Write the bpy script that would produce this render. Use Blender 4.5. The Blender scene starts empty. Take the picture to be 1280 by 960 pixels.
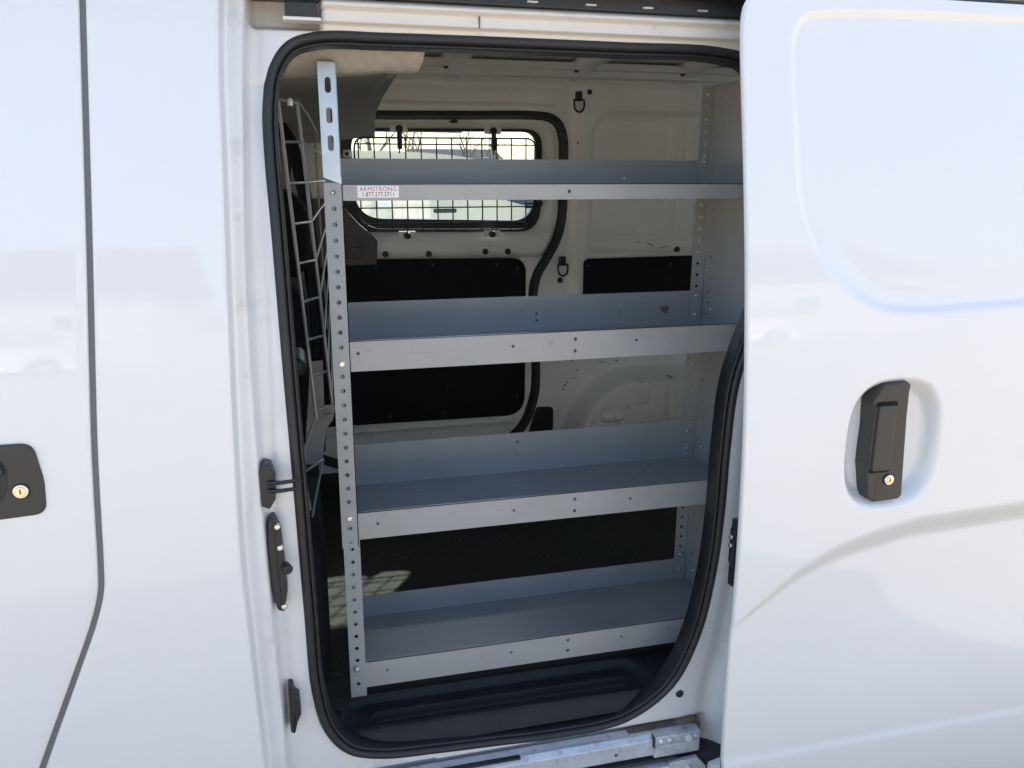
import bpy, bmesh, math, random
import numpy as np
from mathutils import Vector, Matrix
random.seed(4); np.random.seed(4)
SC = bpy.context.scene
COL = SC.collection
R = math.radians

# ------------------------------------------------------------------ tagging
def tag(o, label=None, cat=None, group=None, kind=None):
    if label: o['label'] = label
    if cat: o['category'] = cat
    if group: o['group'] = group
    if kind: o['kind'] = kind
    return o
def empty(name, loc=(0, 0, 0), rz=0):
    o = bpy.data.objects.new(name, None); COL.objects.link(o)
    o.location = loc; o.rotation_euler = (0, 0, rz); o.empty_display_size = .05
    return o
def copy_tree(o, parent=None):
    c = o.copy(); COL.objects.link(c)
    if parent: c.parent = parent
    for ch in list(o.children): copy_tree(ch, c)
    return c

# ------------------------------------------------------------------ materials
def mat(name, col, rough=.5, metal=0., coat=0., coat_r=.03, noise=0., nscale=8., bump=0., bscale=60., rvar=0., dirt=None, spec=.5):
    m = bpy.data.materials.new(name); m.use_nodes = True
    nt = m.node_tree; b = nt.nodes['Principled BSDF']; L = nt.links.new
    b.inputs['Roughness'].default_value = rough; b.inputs['Metallic'].default_value = metal
    b.inputs['Coat Weight'].default_value = coat; b.inputs['Coat Roughness'].default_value = coat_r
    b.inputs['Specular IOR Level'].default_value = spec
    tc = nt.nodes.new('ShaderNodeTexCoord')
    def nz(scale, detail=5, rgh=.55):
        n = nt.nodes.new('ShaderNodeTexNoise'); n.inputs['Scale'].default_value = scale
        n.inputs['Detail'].default_value = detail; n.inputs['Roughness'].default_value = rgh
        L(tc.outputs['Object'], n.inputs['Vector']); return n
    base = None
    if noise > 0:
        n = nz(nscale); r = nt.nodes.new('ShaderNodeValToRGB')
        r.color_ramp.elements[0].position = .3; r.color_ramp.elements[1].position = .7
        r.color_ramp.elements[0].color = (*[c*(1-noise) for c in col], 1); r.color_ramp.elements[1].color = (*[min(1, c*(1+noise)) for c in col], 1)
        L(n.outputs['Fac'], r.inputs['Fac']); base = r.outputs['Color']
    if dirt:
        dcol, dscale, lo, hi, amt = dirt
        n = nz(dscale, 9, .68); r = nt.nodes.new('ShaderNodeValToRGB')
        r.color_ramp.elements[0].position = lo; r.color_ramp.elements[1].position = hi
        r.color_ramp.elements[0].color = (0, 0, 0, 1); r.color_ramp.elements[1].color = (amt, amt, amt, 1)
        L(n.outputs['Fac'], r.inputs['Fac'])
        mx = nt.nodes.new('ShaderNodeMix'); mx.data_type = 'RGBA'
        L(r.outputs['Color'], mx.inputs['Factor'])
        if base: L(base, mx.inputs['A'])
        else: mx.inputs['A'].default_value = (*col, 1)
        mx.inputs['B'].default_value = (*dcol, 1); base = mx.outputs['Result']
    if base: L(base, b.inputs['Base Color'])
    else: b.inputs['Base Color'].default_value = (*col, 1)
    if bump > 0:
        n = nz(bscale, 4); bp = nt.nodes.new('ShaderNodeBump'); bp.inputs['Strength'].default_value = bump
        bp.inputs['Distance'].default_value = .002
        L(n.outputs['Fac'], bp.inputs['Height']); L(bp.outputs['Normal'], b.inputs['Normal'])
    if rvar > 0:
        n = nz(14, 6); mr = nt.nodes.new('ShaderNodeMapRange')
        mr.inputs['To Min'].default_value = max(.02, rough-rvar); mr.inputs['To Max'].default_value = rough+rvar
        L(n.outputs['Fac'], mr.inputs['Value']); L(mr.outputs['Result'], b.inputs['Roughness'])
    return m
M = {}
M['paint'] = mat('white_paint', (.80, .80, .80), .42, coat=1., coat_r=.04, noise=.012, nscale=3, bump=.015, bscale=3.5)
M['jamb'] = mat('jamb_paint', (.74, .74, .74), .38, coat=.6, coat_r=.12, noise=.03, nscale=9, bump=.05, bscale=14,
                dirt=((.33, .29, .23), 17, .56, .78, .42))
M['header'] = mat('header_bounce_paint', (.74, .71, .66), .42, coat=.4, coat_r=.15, noise=.04, nscale=7, bump=.05, bscale=18,
                dirt=((.35, .30, .22), 24, .55, .8, .5))  # warm base tint paints in bounce from sunlit ground
M['inner'] = mat('inner_paint', (.86, .84, .81), .42, coat=.25, coat_r=.2, noise=.04, nscale=6, bump=.08, bscale=22,
                dirt=((.20, .17, .14), 22, .60, .72, .35))
M['ceil'] = mat('ceiling_paint', (.74, .73, .71), .5, noise=.05, nscale=6, bump=.08, bscale=20)
M['rubber'] = mat('rubber', (.020, .021, .024), .5, noise=.15, nscale=30, bump=.05, bscale=90, rvar=.08)
M['plastic'] = mat('black_plastic', (.020, .021, .024), .40, noise=.12, nscale=40, bump=.18, bscale=420, rvar=.05)
M['bezel'] = mat('bezel_plastic', (.038, .037, .036), .42, bump=.12, bscale=500)
M['tray'] = mat('sill_plastic', (.024, .024, .024), .60, spec=.28, noise=.15, nscale=12, bump=.22, bscale=350, rvar=.08,
                dirt=((.10, .09, .08), 30, .58, .8, .25))
M['board'] = mat('trim_board', (.006, .007, .009), .7, noise=.25, nscale=10, bump=.12, bscale=60, spec=.25,
                dirt=((.03, .03, .035), 14, .6, .8, .5))
M['carpet'] = mat('floor_carpet', (.024, .024, .024), .95, noise=.4, nscale=400, bump=.6, bscale=500, spec=.1,
                dirt=((.42, .40, .31), 600, .46, .70, .42))
M['shelf'] = mat('shelf_paint', (.355, .36, .355), .36, metal=0., coat=.15, coat_r=.2, noise=.07, nscale=7, bump=.05, bscale=26, rvar=.12,
                dirt=((.16, .16, .16), 30, .60, .72, .35))
M['lip'] = M['shelf']
M['post'] = mat('post_paint', (.33, .35, .36), .40, metal=.1, noise=.05, nscale=12, bump=.03, bscale=40, rvar=.06,
                dirt=((.14, .13, .12), 50, .64, .72, .5))
M['galv'] = mat('galvanised_steel', (.50, .53, .56), .34, metal=.75, noise=.08, nscale=25, rvar=.08)
M['bolt'] = mat('zinc_bolt', (.75, .74, .70), .25, metal=.9, noise=.1, nscale=80)
M['wire'] = mat('wire_steel', (.34, .35, .36), .4, metal=.4)
M['bwire'] = mat('black_wire', (.012, .012, .013), .45)
M['headliner'] = mat('headliner_cloth', (.46, .43, .385), .95, noise=.1, nscale=60, bump=.5, bscale=300, spec=.1)
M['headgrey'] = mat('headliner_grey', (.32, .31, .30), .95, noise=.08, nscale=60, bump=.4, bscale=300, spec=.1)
M['seat'] = mat('seat_cloth', (.014, .015, .018), .9, noise=.2, nscale=100, bump=.5, bscale=400, spec=.2)
M['cabgrey'] = mat('cab_trim', (.24, .24, .235), .7, noise=.05, nscale=30, bump=.2, bscale=200)
M['rail'] = mat('rail_metal', (.60, .63, .66), .36, metal=.35, noise=.12, nscale=22, bump=.12, bscale=60, rvar=.1,
                dirt=((.16, .13, .10), 75, .54, .70, .6))
M['grime'] = mat('grime', (.12, .10, .08), .75, noise=.5, nscale=60, bump=.6, bscale=140)
M['sticker'] = mat('sticker_white', (.82, .82, .83), .35, coat=.4)
M['red'] = mat('sticker_red', (.55, .02, .04), .5)
M['ink'] = mat('sticker_ink', (.02, .02, .02), .5)
M['brass'] = mat('lock_metal', (.78, .68, .50), .22, metal=1., noise=.1, nscale=200)
M['dark'] = mat('gap_shade_and_marks', (.03, .033, .037), .7)  # near-black paints shade in holes and slots; also scratches and sill
M['redplas'] = mat('red_cap', (.20, .02, .02), .4)
M['gapm'] = mat('shut_line_shade', (.16, .17, .18), .6)  # grey painted as the shade in the door gap
M['ground'] = mat('concrete', (.38, .325, .245), .9, noise=.18, nscale=.8, bump=.5, bscale=30, dirt=((.20, .17, .14), 3, .5, .7, .4))
M['carwhite'] = mat('car_white', (.84, .80, .68), .35, coat=.25)
M['carglass'] = mat('car_glass', (.05, .09, .12), .06, spec=.8)
M['tyre'] = mat('tyre', (.02, .02, .02), .8)
M['bark'] = mat('bark', (.12, .10, .085), .9, noise=.3, nscale=5)
M['wallp'] = mat('siding', (.42, .38, .33), .8, noise=.08, nscale=2)
M['roofp'] = mat('roof_shingle', (.06, .055, .055), .95, spec=.05, noise=.25, nscale=4)
M['wood'] = mat('pole_wood', (.14, .10, .07), .9, noise=.3, nscale=4)
def glass():
    m = bpy.data.materials.new('window_glass'); m.use_nodes = True; nt = m.node_tree
    for n in list(nt.nodes): nt.nodes.remove(n)
    o = nt.nodes.new('ShaderNodeOutputMaterial'); t = nt.nodes.new('ShaderNodeBsdfTransparent'); g = nt.nodes.new('ShaderNodeBsdfGlossy')
    t.inputs['Color'].default_value = (.84, .93, .97, 1); g.inputs['Roughness'].default_value = .02
    lf = nt.nodes.new('ShaderNodeLayerWeight'); pw = nt.nodes.new('ShaderNodeMath'); pw.operation = 'POWER'; pw.inputs[1].default_value = 4
    lw = nt.nodes.new('ShaderNodeMath'); lw.operation = 'MULTIPLY_ADD'; lw.inputs[1].default_value = .6; lw.inputs[2].default_value = .05
    nt.links.new(lf.outputs['Facing'], pw.inputs[0]); nt.links.new(pw.outputs[0], lw.inputs[0])
    mx = nt.nodes.new('ShaderNodeMixShader'); nt.links.new(lw.outputs[0], mx.inputs[0]); nt.links.new(t.outputs[0], mx.inputs[1]); nt.links.new(g.outputs[0], mx.inputs[2])
    nt.links.new(mx.outputs[0], o.inputs['Surface']); return m
M['glass'] = glass()

# ------------------------------------------------------------------ mesh helpers
def link(name, verts, faces, m, parent=None, smooth=False, angle=None):
    me = bpy.data.meshes.new(name)
    me.from_pydata([tuple(map(float, v)) for v in verts], [], [tuple(map(int, f)) for f in faces])
    me.update()
    mats = m if isinstance(m, (list, tuple)) else [m]
    for k in mats: me.materials.append(k)
    if smooth: me.polygons.foreach_set('use_smooth', [True]*len(me.polygons))
    o = bpy.data.objects.new(name, me); COL.objects.link(o)
    if parent:
        o.parent = parent
        # parents made here sit at their own base: keep world-space vertices
        o.matrix_parent_inverse = world_inv(parent)
    return o
def world_inv(p):
    m = Matrix.Identity(4); q = p
    while q:
        m = (Matrix.Translation(q.location) @ q.rotation_euler.to_matrix().to_4x4()) @ q.matrix_parent_inverse.inverted().inverted() if False else local(q) @ m
        q = q.parent
    return m.inverted()
def local(q):
    b = Matrix.Translation(q.location) @ q.rotation_euler.to_matrix().to_4x4()
    return (q.matrix_parent_inverse @ b) if q.parent else b
class MB:
    def __init__(s): s.v = []; s.f = []; s.mi = []
    def add(s, v, f, mi=0):
        n = len(s.v); s.v += [tuple(p) for p in v]; s.f += [tuple(i+n for i in q) for q in f]; s.mi += [mi]*len(f); return s
    def box(s, x0, x1, y0, y1, z0, z1, bev=0., seg=2, mi=0, mtx=None):
        bm = bmesh.new(); bmesh.ops.create_cube(bm, size=1)
        for v in bm.verts: v.co = Vector(((x0+x1)/2+v.co.x*(x1-x0), (y0+y1)/2+v.co.y*(y1-y0), (z0+z1)/2+v.co.z*(z1-z0)))
        if bev > 0: bmesh.ops.bevel(bm, geom=bm.edges[:], offset=bev, segments=seg, affect='EDGES', profile=.5)
        if mtx is not None: bmesh.ops.transform(bm, matrix=mtx, verts=bm.verts)
        bm.verts.index_update(); s.add([v.co[:] for v in bm.verts], [[v.index for v in f.verts] for f in bm.faces], mi); bm.free(); return s
    def tube(s, pts, r, n=8, closed=False, mi=0):
        P = [Vector(p) for p in pts]; K = len(P); rs = r if isinstance(r, (list, tuple)) else [r]*K
        vs = []; fs = []; up = None
        for i, p in enumerate(P):
            a = P[i-1] if (i > 0 or closed) else p; b = P[(i+1) % K] if (i < K-1 or closed) else p
            t = (b-a).normalized()
            if up is None: up = t.orthogonal().normalized()
            up = (up - t*up.dot(t)); up = up.normalized() if up.length > 1e-6 else t.orthogonal().normalized()
            w = t.cross(up)
            for k in range(n):
                q = 2*math.pi*k/n; vs.append((p+(up*math.cos(q)+w*math.sin(q))*rs[i])[:])
        for i in range(K if closed else K-1):
            j = (i+1) % K
            for k in range(n): fs.append((i*n+k, i*n+(k+1) % n, j*n+(k+1) % n, j*n+k))
        if not closed: fs.append(tuple(range(n))[::-1]); fs.append(tuple((K-1)*n+k for k in range(n)))
        return s.add(vs, fs, mi)
    def cyl(s, c, axis, r, h, n=20, bev=0., mi=0, r2=None):
        c = Vector(c); a = Vector(axis).normalized(); u = a.orthogonal().normalized(); w = a.cross(u); r2 = r if r2 is None else r2
        prof = [(r, 0)] + ([(r2, h-bev), (r2-bev*.4, h-bev*.3), (r2-bev, h)] if bev > 0 else [(r2, h)])
        vs = []; fs = []
        for (rr, hh) in prof:
            for k in range(n):
                q = 2*math.pi*k/n; vs.append((c+a*hh+(u*math.cos(q)+w*math.sin(q))*rr)[:])
        for i in range(len(prof)-1):
            for k in range(n): fs.append((i*n+k, i*n+(k+1) % n, (i+1)*n+(k+1) % n, (i+1)*n+k))
        fs.append(tuple(range(n))[::-1]); fs.append(tuple((len(prof)-1)*n+k for k in range(n)))
        return s.add(vs, fs, mi)
    def prism(s, pts, to3, w0, w1, bev=0., mi=0):
        """polygon pts (u,v) extruded from w0 (front) to w1 (back); to3(u,v,w)->xyz; bev = small front chamfer"""
        n = len(pts); cx = sum(p[0] for p in pts)/n; cy = sum(p[1] for p in pts)/n
        def inset(d):
            out = []
            A = sum(pts[i][0]*pts[(i+1) % n][1]-pts[(i+1) % n][0]*pts[i][1] for i in range(n)); sg = 1 if A > 0 else -1
            for i in range(n):
                a = Vector(pts[i-1]); b = Vector(pts[i]); c = Vector(pts[(i+1) % n])
                t = (c-a); t = t.normalized() if t.length > 1e-9 else Vector((1, 0)); nn = Vector((-t.y, t.x))*sg
                out.append((b.x+nn.x*d, b.y+nn.y*d))
            return out
        sgn = 1 if w1 > w0 else -1
        rings = [(pts, w1)]
        if bev > 0: rings += [(pts, w0+sgn*bev), (inset(bev*.3), w0+sgn*bev*.3), (inset(bev), w0)]
        else: rings += [(pts, w0)]
        vs = []; fs = []
        for rp, w in rings: vs += [to3(u, v, w) for u, v in rp]
        for i in range(len(rings)-1):
            for k in range(n): fs.append((i*n+k, i*n+(k+1) % n, (i+1)*n+(k+1) % n, (i+1)*n+k))
        fs.append(tuple(range(n))[::-1]); fs.append(tuple((len(rings)-1)*n+k for k in range(n)))
        return s.add(vs, fs, mi)
    def plate(s, u0, u1, v0, v1, holes, to3, th, mi=0):
        """flat sheet with real holes; holes: (u, v, r, half_length_along_v)"""
        cols = {}
        for h in holes: cols.setdefault(round(h[0], 4), []).append(h)
        ks = sorted(cols); ub = [u0]+[(ks[i]+ks[i+1])/2 for i in range(len(ks)-1)]+[u1]
        if not ks:
            return s.prism([(u0, v0), (u1, v0), (u1, v1), (u0, v1)], to3, 0, th, mi=mi)
        for i, k in enumerate(ks):
            hs = sorted(cols[k], key=lambda h: h[1]); vb = [v0]+[(hs[j][1]+hs[j+1][1])/2 for j in range(len(hs)-1)]+[v1]
            for j, h in enumerate(hs): s._cell(ub[i], ub[i+1], vb[j], vb[j+1], h, to3, th, mi)
        # rim
        s.add([to3(u, v, w) for w in (0, th) for u, v in ((u0, v0), (u1, v0), (u1, v1), (u0, v1))], [(0, 1, 5, 4), (1, 2, 6, 5), (2, 3, 7, 6), (3, 0, 4, 7)], mi)
        return s
    def _cell(s, a, b, c, d, h, to3, th, mi):
        hu, hv, r, hl = h
        ang = [2*math.pi*k/16 for k in range(16)]+[math.atan2(v-hv, u-hu) % (2*math.pi) for u in (a, b) for v in (c, d)]
        ang = sorted(ang); n = len(ang); ou = []; inn = []
        for q in ang:
            cx, sy = math.cos(q), math.sin(q); t = 1e9
            if cx > 1e-9: t = min(t, (b-hu)/cx)
            if cx < -1e-9: t = min(t, (a-hu)/cx)
            if sy > 1e-9: t = min(t, (d-hv)/sy)
            if sy < -1e-9: t = min(t, (c-hv)/sy)
            ou.append((hu+cx*t, hv+sy*t))
            lo, hi = 0, r+hl
            for _ in range(18):
                m = (lo+hi)/2; y = m*sy; dy = max(0, abs(y)-hl)
                if math.hypot(m*cx, dy) < r: lo = m
                else: hi = m
            inn.append((hu+cx*lo, hv+sy*lo))
        vs = [to3(u, v, w) for w in (0, th) for ring in (ou, inn) for u, v in ring]; fs = []
        for k in range(n):
            l = (k+1) % n
            fs.append((k, l, n+l, n+k)); fs.append((2*n+k, 3*n+k, 3*n+l, 2*n+l)); fs.append((n+k, n+l, 3*n+l, 3*n+k))
        s.add(vs, fs, mi)
    def build(s, name, m, parent=None, smooth=False, sharp=35):
        o = link(name, s.v, s.f, m, parent, smooth)
        if len(set(s.mi)) > 1: o.data.polygons.foreach_set('material_index', s.mi)
        bm = bmesh.new(); bm.from_mesh(o.data); bmesh.ops.recalc_face_normals(bm, faces=bm.faces)
        if smooth:
            for e in bm.edges:
                if len(e.link_faces) == 2 and e.calc_face_angle(0) > R(sharp): e.smooth = False
        bm.to_mesh(o.data); bm.free()
        if smooth and len(s.f) < 3000:
            w = o.modifiers.new('normals', 'WEIGHTED_NORMAL'); w.keep_sharp = True; w.weight = 80
        return o
XZ = lambda Y: (lambda u, v, w: (u, Y+w, v))
def fillet(pts, r, n=6):
    out = []; K = len(pts); rr = r if isinstance(r, (list, tuple)) else [r]*K
    for i in range(K):
        a, b, c = Vector(pts[i-1]), Vector(pts[i]), Vector(pts[(i+1) % K])
        d1 = (a-b); d2 = (c-b); l1, l2 = d1.length, d2.length; d1.normalize(); d2.normalize()
        ang = d1.angle(d2); t = min(rr[i]/max(math.tan(ang/2), .05), l1*.49, l2*.49)
        if t < 1e-5 or ang > 3.1: out.append((b.x, b.y)); continue
        p0 = b+d1*t; p2 = b+d2*t
        for k in range(n+1):
            q = k/n; w = p0*(1-q)**2+b*2*q*(1-q)+p2*q*q; w = w if True else b
            out.append((w.x, w.y))
    return out
def rrect(x0, x1, z0, z1, r, n=6): return fillet([(x0, z0), (x1, z0), (x1, z1), (x0, z1)], r, n)
def crspline(P, per=6, closed=True):
    P = [np.array(p, float) for p in P]; K = len(P); out = []
    for i in range(K if closed else K-1):
        g = (lambda j: P[j % K]) if closed else (lambda j: P[min(max(j, 0), K-1)])
        p0, p1, p2, p3 = g(i-1), g(i), g(i+1), g(i+2)
        t0 = 0; t1 = max(np.linalg.norm(p1-p0), 1e-6)**.5; t2 = t1+max(np.linalg.norm(p2-p1), 1e-6)**.5; t3 = t2+max(np.linalg.norm(p3-p2), 1e-6)**.5
        for k in range(per):
            t = t1+(t2-t1)*k/per
            A1 = (t1-t)/(t1-t0)*p0+(t-t0)/(t1-t0)*p1; A2 = (t2-t)/(t2-t1)*p1+(t-t1)/(t2-t1)*p2; A3 = (t3-t)/(t3-t2)*p2+(t-t2)/(t3-t2)*p3
            B1 = (t2-t)/(t2-t0)*A1+(t-t0)/(t2-t0)*A2; B2 = (t3-t)/(t3-t1)*A2+(t-t1)/(t3-t1)*A3
            out.append(tuple((t2-t)/(t2-t1)*B1+(t-t1)/(t2-t1)*B2))
    if not closed: out.append(tuple(P[-1]))
    return out
def sdf(px, pz, poly):
    """signed distance (inside negative) of arrays to a polygon"""
    d = np.full(px.shape, 1e9); ins = np.zeros(px.shape, bool); n = len(poly)
    for i in range(n):
        ax, az = poly[i]; bx, bz = poly[(i+1) % n]; ex, ez = bx-ax, bz-az
        L2 = ex*ex+ez*ez
        if L2 < 1e-14: continue
        t = np.clip(((px-ax)*ex+(pz-az)*ez)/L2, 0, 1)
        d = np.minimum(d, np.hypot(px-ax-t*ex, pz-az-t*ez))
        if az != bz:
            c = ((az > pz) != (bz > pz)) & (px < (bx-ax)*(pz-az)/(bz-az)+ax); ins ^= c
    return np.where(ins, -d, d)
def sstep(a, b, x):
    t = np.clip((x-a)/(b-a), 0, 1); return t*t*(3-2*t)
def bumpf(x, c, w): return np.exp(-((x-c)/w)**2)
def surf(name, X, Y, Z, m, parent=None, drop=None):
    nr, nc = X.shape; V = np.stack([X, Y, Z], -1).reshape(-1, 3)
    idx = np.arange(nr*nc).reshape(nr, nc); f = np.stack([idx[:-1, :-1], idx[:-1, 1:], idx[1:, 1:], idx[1:, :-1]], -1).reshape(-1, 4)
    if drop is not None:
        keep = ~(drop.reshape(-1)[f].any(1)); f = f[keep]
        used = np.unique(f); rm = -np.ones(len(V), int); rm[used] = np.arange(len(used)); V = V[used]; f = rm[f]
    return link(name, V.tolist(), f.tolist(), m, parent, True)

# ------------------------------------------------------------------ near-side body shape
def Yb(z):
    z = np.asarray(z, float); return np.where(z > .95, .09*((z-.95)/.75)**2, .03*((.95-z)/.5)**2)
def yb(z): return float(Yb(z))
GAPZ = [.20, .46, .544, .702, .80, .85, .896, .954, 1.078, 1.207, 1.374, 1.536, 1.694, 1.80]
GAPX = [-.52, -.475, -.441, -.373, -.332, -.317, -.312, -.308, -.300, -.290, -.278, -.269, -.262, -.258]
EDGZ = [.20, .47, .608, .734, .878, 1.137, 1.256, 1.371, 1.483, 1.593, 1.67, 1.80]
EDGX = [-.106, -.108, -.111, -.113, -.115, -.109, -.105, -.101, -.097, -.094, -.090, -.080]
gsp = np.array(crspline(list(zip(GAPZ, GAPX)), 8, False)); esp = np.array(crspline(list(zip(EDGZ, EDGX)), 8, False))
Xg = lambda z: np.interp(z, gsp[:, 0], gsp[:, 1]); Xe = lambda z: np.interp(z, esp[:, 0], esp[:, 1])
SEAL = [(.30, 1.667), (.15, 1.666), (.055, 1.664), (.010, 1.650), (-.016, 1.615), (-.027, 1.56), (-.029, 1.508), (-.026, 1.364), (-.023, 1.18), (-.019, .98), (-.015, .74), (-.011, .575),
        (.006, .485), (.042, .430), (.10, .407), (.20, .398), (.32, .391), (.45, .384), (.588, .395), (.677, .460), (.721, .57), (.742, .72), (.747, .845), (.748, .97),
        (.757, 1.09), (.779, 1.165), (.800, 1.215), (.818, 1.28), (.824, 1.37), (.824, 1.5), (.818, 1.60), (.786, 1.651), (.72, 1.666), (.55, 1.667)]
seal_loop = crspline(SEAL, 6)

van = empty('cargo_van', (0, 0, -.06))
tag(van, 'white cargo van with its side door slid open showing grey shelves inside', 'van')

# --- side skin and door jamb in one pressed sheet
zs = np.concatenate([np.linspace(.20, .34, 20), np.linspace(.343, 1.66, 260), np.linspace(1.663, 1.735, 42)])
fr = np.concatenate([[0, .01, .02], np.linspace(.04, .99, 34)])
off = np.concatenate([[-.0035, 0], np.arange(.0008, .0125, .0012), np.arange(.014, .062, .0022), np.arange(.064, .99, .0055)])
Zg = zs[:, None]+np.zeros(len(fr)+len(off))[None]
gx, ex = Xg(zs), Xe(zs)
Xs = np.concatenate([gx[:, None]+fr[None]*(ex-gx-.004)[:, None], ex[:, None]+off[None]], 1)
O = Xs-ex[:, None]
dep = np.zeros_like(Xs)
dep += .014*sstep(-.002, .010, O) + .012*sstep(.008, .028, O)      # rolled outer edge
wst = .036+.006*np.sin((Zg-.4)*5)
dep += .028*sstep(wst-.004, wst+.006, O)                          # step down to the seal land
dep += .004*bumpf(O, .052, .008)*sstep(.5, .7, Zg)
# right-hand jamb rolls out again behind the open door
rx = np.interp(zs, [.2, .45, .55, .7, 1.0, 1.15, 1.25, 1.8], [.775, .775, .790, .800, .805, .83, .865, .88])[:, None]
dep -= .050*sstep(rx, rx+.055, Xs)
dep += .006*bumpf(Xs, rx-.012, .014)
# header: rail cover stands out, pocket on its left end
hz = sstep(1.6835, 1.688, Zg)*(Xs > -.07)
land = sstep(.054, .058, Xs)
dep -= land*(.018*sstep(1.682, 1.688, Zg) + .016*np.sin(np.clip((Zg-1.703)/.016, 0, 1)*math.pi)**.6)
pk = sdf(Xs, Zg, rrect(-.048, .30, 1.676, 1.74, .012)); dep += .035*sstep(.004, -.006, pk)*(1-land)
dep += .010*sstep(1.600, 1.594, Zg)*sstep(.036, .040, O)*(Xs < .2)*0.35     # overlap seam at the pillar top
dep += .003*bumpf(Zg, 1.5965, .0016)*sstep(.030, .036, O)*(Xs < 0)
# lower left: shallow dents in the pillar
dep += .007*bumpf(Zg, .700, .018)*bumpf(O, .038, .010) - .004*bumpf(Zg, .47, .03)*bumpf(O, .03, .02)
# sill: falls away below the seal, rail channel
sl = sstep(.372, .362, Zg)*sstep(.02, .08, Xs)*sstep(.775, .755, Xs); dep += .018*sl
dep -= .055*sstep(.290, .270, Zg)*sstep(-.09, -.05, Xs)
# soft character lines on the skin
dep += .0045*sstep(.05, -.02, Zg-(.66+.5*(Xs+.24)))*sstep(.70, .58, Zg)*0.5
Ys = Yb(Zg)+dep
ge = O*0; ge[:, 0] = 1; Ys[:, 0] += .020; Ys[:, 1] += .003
hole = sdf(Xs, Zg, seal_loop) < .0012
body = surf('body_side', Xs, Ys, Zg, M['paint'], van, drop=hole)
body.data.materials.append(M['jamb']); body.data.materials.append(M['header'])
mi = []
for p in body.data.polygons:
    c = p.center; mi.append(2 if (c.z > 1.675 and c.x > -.055) else (1 if c.x-float(Xe(c.z)) > .012 else 0))
body.data.polygons.foreach_set('material_index', mi)

# --- seal swept round the opening
def sweep_seal(loop, yfun, prof, name, parent, side=1):
    n = len(loop); V = []; F = []; m = len(prof)
    for i in range(n):
        a = Vector(loop[i-1]); c = Vector(loop[(i+1) % n]); t = (c-a).normalized(); nn = Vector((t.y, -t.x))
        for (o, w) in prof: V.append((loop[i][0]-nn.x*o, yfun(loop[i][1])+side*w, loop[i][1]-nn.y*o))
    for i in range(n):
        j = (i+1) % n
        for k in range(m): F.append((i*m+k, i*m+(k+1) % m, j*m+(k+1) % m, j*m+k))
    o = link(name, V, F, M['rubber'], parent, True)
    bm = bmesh.new(); bm.from_mesh(o.data); bmesh.ops.recalc_face_normals(bm, faces=bm.faces); bm.to_mesh(o.data); bm.free(); return o
area = sum(seal_loop[i][0]*seal_loop[(i+1) % len(seal_loop)][1]-seal_loop[(i+1) % len(seal_loop)][0]*seal_loop[i][1] for i in range(len(seal_loop)))
sg = 1 if area > 0 else -1   # + = away from the opening
def arc(cx, cy, rx, ry, a0, a1, n): return [(cx+rx*math.cos(R(a0+(a1-a0)*k/n)), cy+ry*math.sin(R(a0+(a1-a0)*k/n))) for k in range(n+1)]
pr = [(.0102, .032), (.0106, -.001)]+arc(.0030, -.001, .0076, .0074, 0, -180, 10)+[(-.0052, .006)]+arc(-.0082, .002, .0028, .0050, 0, -180, 6)+[(-.0122, .034), (-.010, .034), (0, .014)]
pr = [(-sg*0+o if True else o, w) for o, w in pr]
def flip(pr, s): return [(o*s, w) for o, w in pr]
sweep_seal(seal_loop, lambda z: yb(z)+.060, flip(pr, 1 if sg < 0 else -1), 'door_seal', van)

# small plugs, bumpers and latches on the near jamb
def plug(x, z, y, r, name='hole_plug', parent=van, mt='rubber'):
    return MB().cyl((x, y+.004, z), (0, -1, 0), r, .007, 20, .0025).build(name, M[mt], parent, True)
plug(.702, .437, yb(.44)+.056, .0085)
# door stop bumper with two prongs
b = MB(); b.prism(fillet([(-.078, .955), (-.066, .948), (-.056, .965), (-.054, 1.000), (-.060, 1.022), (-.072, 1.026), (-.078, 1.01)], .004), XZ(yb(1)+.022), 0, .030, .003)
b.build('door_striker', M['plastic'], van, True)
for z in (.981, .9945): MB().tube([(-.066, .020, z), (-.045, .018, z), (-.022, .022, z), (-.019, .024, z)], [.0042, .0035, .0032, .0015], 8).build('striker_prong', M['plastic'], van, True)
b = MB(); b.prism(fillet([(-.071, .925), (-.062, .930), (-.052, .905), (-.050, .860), (-.048, .800), (-.055, .760), (-.066, .765), (-.072, .800), (-.074, .88)], .006), XZ(yb(.85)+.030), 0, .032, .004)
b.build('latch_plate', M['plastic'], van, True)
MB().cyl((-.050, .036, .842), (.35, -1, 0), .0085, .018, 20, .003).build('latch_roller', M['rubber'], van, True)
for x, z in ((-.057, .915), (-.055, .878), (-.055, .772)): MB().cyl((x, .034, z), (0, -1, 0), .0052, .007, 12, .002).build('latch_screw', M['bolt'], van, True)
b = MB(); b.prism(fillet([(-.060, .606), (-.052, .606), (-.050, .590), (-.042, .582), (-.041, .545), (-.048, .530), (-.053, .508), (-.061, .512)], .004), XZ(yb(.55)+.034), 0, .030, .004)
b.build('guide_block', M['plastic'], van, True)
MB().box(-.0565, -.0485, .068, .078, .520, .529, .002).build('guide_cap', M['redplas'], van, True)

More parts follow.
